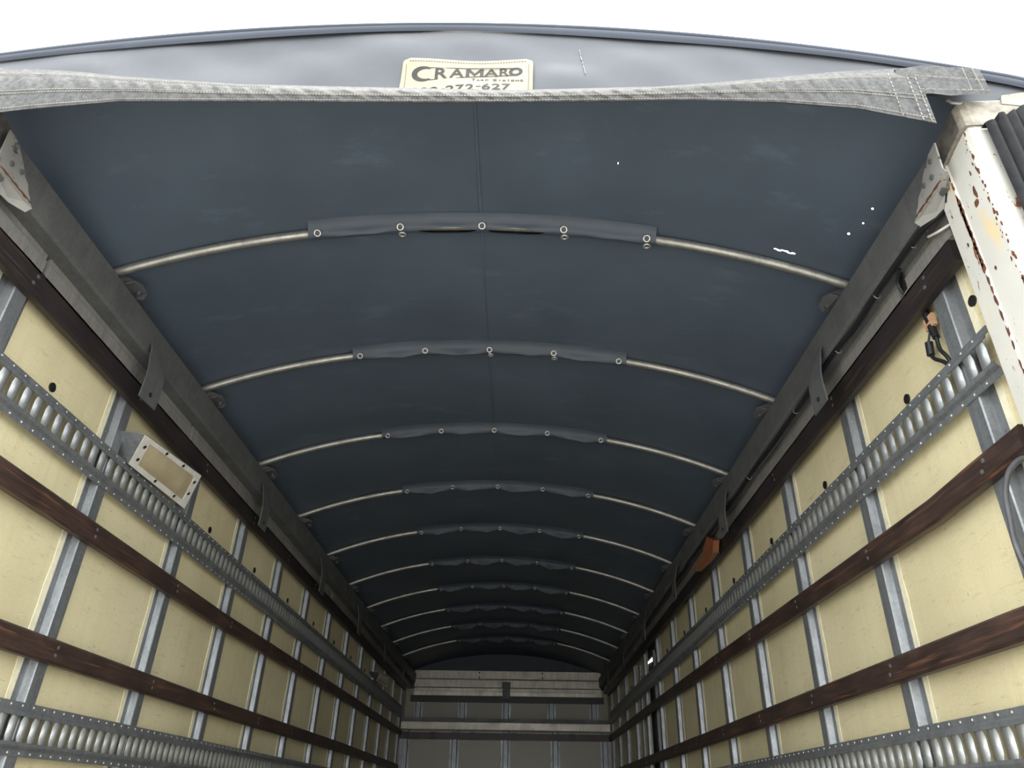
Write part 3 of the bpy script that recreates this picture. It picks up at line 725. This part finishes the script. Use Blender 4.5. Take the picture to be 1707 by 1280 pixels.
# ------------------------------------------------------------------ lamp housings
def lamp(label, tl, tr_, br, bl, detail=True):
    tl, tr_, br, bl = map(Vector, (tl, tr_, br, bl))
    t = thing('lamp_housing', ((tl.x + br.x) / 2, (tl.y + br.y) / 2, min(bl.z, br.z)), label, 'lamp', 'lamp housings on the left wall')
    nrm = (tr_ - tl).cross(bl - tl).normalized()
    if nrm.x < 0: nrm = -nrm
    P = lambda u, v, h=0: tl + (tr_ - tl) * u + (bl - tl) * v + (br - tr_ - bl + tl) * u * v + nrm * h
    m = MB()       # frame around the lens, with the lens opening left free
    o = [(0, 0), (1, 0), (1, 1), (.55, 1), (0, 1)]; 
    outer = [(0, 0), (1, 0), (1, 1), (0, 1)]; inner = [(.10, .14), (.91, .14), (.91, .84), (.10, .84)]
    vs_ = [P(u, v, h) for h in (0, .004) for (u, v) in outer + inner]; fs_ = []
    for h in (0, 8):
        for k in range(4): fs_.append((h + k, h + (k + 1) % 4, h + 4 + (k + 1) % 4, h + 4 + k))
    for k in range(4): fs_ += [(k, (k + 1) % 4, 8 + (k + 1) % 4, 8 + k), (4 + k, 4 + (k + 1) % 4, 12 + (k + 1) % 4, 12 + k)]
    m.add(vs_, fs_); m.build('frame', 'white_plate', t)
    m = MB(); rr = []
    for j in range(7):
        v = .14 + .70 * j / 6
        rr.append([P(.10 + .81 * i / 24, v, .001 + .010 * (min(1, 5 * min(i / 24, 1 - i / 24)) * min(1, 4 * min(j / 6, 1 - j / 6))) + .0003 * (i % 2)) for i in range(25)])
    m.grid(rr); m.build('lens', 'amber_lens', t, 60)
    m = MB()                # bent sheet metal box carrying the frame
    W = lambda p: Vector((XL + .002, p.y, p.z + .01))
    for a, b in ((tl, bl), (tr_, br)):
        m.prism([a, b, W(b), W(a)], (0, .003, 0))
    m.prism([tl, tr_, W(tr_), W(tl)], (0, 0, .003))
    m.build('bracket', 'galvanised', t)
    if detail:
        b = MB().disc((0, 0, 0), nrm, .006, .003, 10).mesh('screw', 'black_plastic')
        for u, v in ((.06, .3), (.06, .72), (.36, .07), (.66, .07), (.94, .25), (.94, .6), (.40, .9), (.75, .9)): link('screw', b, t, P(u, v, .004))
lamp('cream lamp in a white bracket beside the first upright, above the left track', (-1.245, 2.132, 1.025), (-1.245, 2.585, 1.074), (-1.315, 2.664, .968), (-1.315, 2.209, .953))
lamp('small far lamp box near the front end of the left wall', (-1.25, 6.87, 1.01), (-1.25, 7.40, 1.055), (-1.31, 7.68, .995), (-1.31, 7.08, .968), False)

# ------------------------------------------------------------------ wiring, connectors, marker lamp
def cable(name, label, pts, r, mat, cat='cable'):
    b = MB(); P = [Vector(p) for p in pts]; path = []
    for i in range(len(P) - 1):
        p0, p1, p2, p3 = P[max(0, i - 1)], P[i], P[i + 1], P[min(len(P) - 1, i + 2)]
        for k in range(8):
            t = k / 8
            path.append(.5 * ((2 * p1) + (p2 - p0) * t + (2 * p0 - 5 * p1 + 4 * p2 - p3) * t * t + (3 * p1 - p0 - 3 * p2 + p3) * t ** 3))
    path.append(P[-1]); b.tube(path, r, 8)
    return b, path
rxR = XC + 1.097
wh = thing('wiring_harness', (rxR + .03, 1.3, 1.25), 'black taped wiring running under the right roof rail, tied with pale straps', 'wiring')
rq = random.Random(3)
pts = [(.990, 1.280, 1.262), (.980, 1.30, 1.252), (rxR + .018, 1.345, 1.248)] + [(rxR + .020 + rq.uniform(-.004, .004), 1.45 + .16 * k, 1.256 + rq.uniform(-.006, .004)) for k in range(28)]
b, path = cable('', '', pts, .008, ''); b.build('main_cable', 'black_plastic', wh, 60)
pts2 = [(p[0] + .012, p[1] + .02, p[2] + .004 + rq.uniform(-.01, .004)) for p in pts[2:]]
b, _ = cable('', '', pts2, .005, ''); b.build('second_cable', 'grey_cable', wh, 60)
tie = torus(.0095, .0014, 14, 6).mesh('cable_tie', 'plate_aluminium', 80)
for y in (1.35, 1.41, 1.62, 1.9, 2.3, 2.9, 3.3):
    t = link('cable_tie', tie, wh, (rxR + .022, y, 1.254)); t.rotation_euler = (math.pi / 2, .2, .1)
b, _ = cable('', '', [(rxR + .04, 1.37, 1.245), (.985, 1.33, 1.225), (1.0, 1.278, 1.215)], .0035, ''); b.build('white_wire', 'white_plate', wh, 60)
b, _ = cable('', '', [(rxR + .03, 1.50, 1.25), (.985, 1.54, 1.235), (.995, 1.545, 1.205)], .004, ''); b.build('drop_wire', 'black_plastic', wh, 60)
MB().prism([(rxR + .045, 1.525, 1.262), (rxR + .050, 1.55, 1.262), (.999, 1.552, 1.208), (.996, 1.527, 1.208)], (.004, 0, 0)).build('black_strap', 'black_plastic', wh)

cn = thing('cable_connector', (1.02, 1.53, .96), 'black plug connector with a tan tag hanging above the right upper track', 'connector')
MB().box(1.024, 1.034, 1.507, 1.547, 1.082, 1.116).build('tag', 'tan_tag', cn)
b, _ = cable('', '', [(1.03, 1.53, 1.20), (1.03, 1.535, 1.14), (1.03, 1.53, 1.10)], .009, ''); b.build('lead', 'black_plastic', cn, 60)
MB().tube([(1.028, 1.528, 1.088), (1.026, 1.518, 1.046)], .009, 10).build('plug', 'black_plastic', cn, 50)
MB().tube([(1.026, 1.553, 1.054), (1.024, 1.556, 1.018)], .010, 10).build('plug', 'black_plastic', cn, 50)
b, _ = cable('', '', [(1.026, 1.518, 1.046), (1.024, 1.515, 1.01), (1.026, 1.50, .975), (1.03, 1.495, .93)], .005, ''); b.build('lead', 'black_plastic', cn, 60)
b, _ = cable('', '', [(1.024, 1.556, 1.018), (1.024, 1.545, 1.0), (1.026, 1.515, .97), (1.03, 1.50, .93)], .005, ''); b.build('lead', 'black_plastic', cn, 60)
b, _ = cable('', '', [(1.027, 1.53, 1.085), (1.024, 1.545, 1.06), (1.024, 1.553, 1.05)], .003, ''); b.build('lead', 'black_plastic', cn, 60)

gc = thing('hanging_cable', (1.0, 1.37, .45), 'grey cable looping down beside the right post below the upper wooden slat', 'cable')
b, _ = cable('', '', [(1.01, 1.30, .60), (1.0, 1.335, .632), (.99, 1.372, .622), (.985, 1.398, .585), (.985, 1.412, .53), (.985, 1.420, .48), (.985, 1.405, .42), (.985, 1.35, .40), (1.0, 1.30, .41)], .006, ''); b.build('cable', 'grey_cable', gc, 60)

ml = thing('marker_lamp', (1.0, 3.72, 1.14), 'small orange plastic marker lamp hanging at the dark board high on the right wall', 'marker lamp')
q = .955
MB().prism([(q, 3.54, 1.185), (q, 3.66, 1.245), (q - .01, 3.72, 1.20), (q - .01, 3.74, 1.175), (q - .012, 3.95, 1.165), (q - .012, 3.92, 1.135), (q - .008, 3.70, 1.125), (q, 3.58, 1.135)], (.03, 0, 0)).build('body', 'orange_plastic', ml)
MB().box(.984, .997, 3.60, 3.86, 1.13, 1.175).build('base', 'black_plastic', ml)
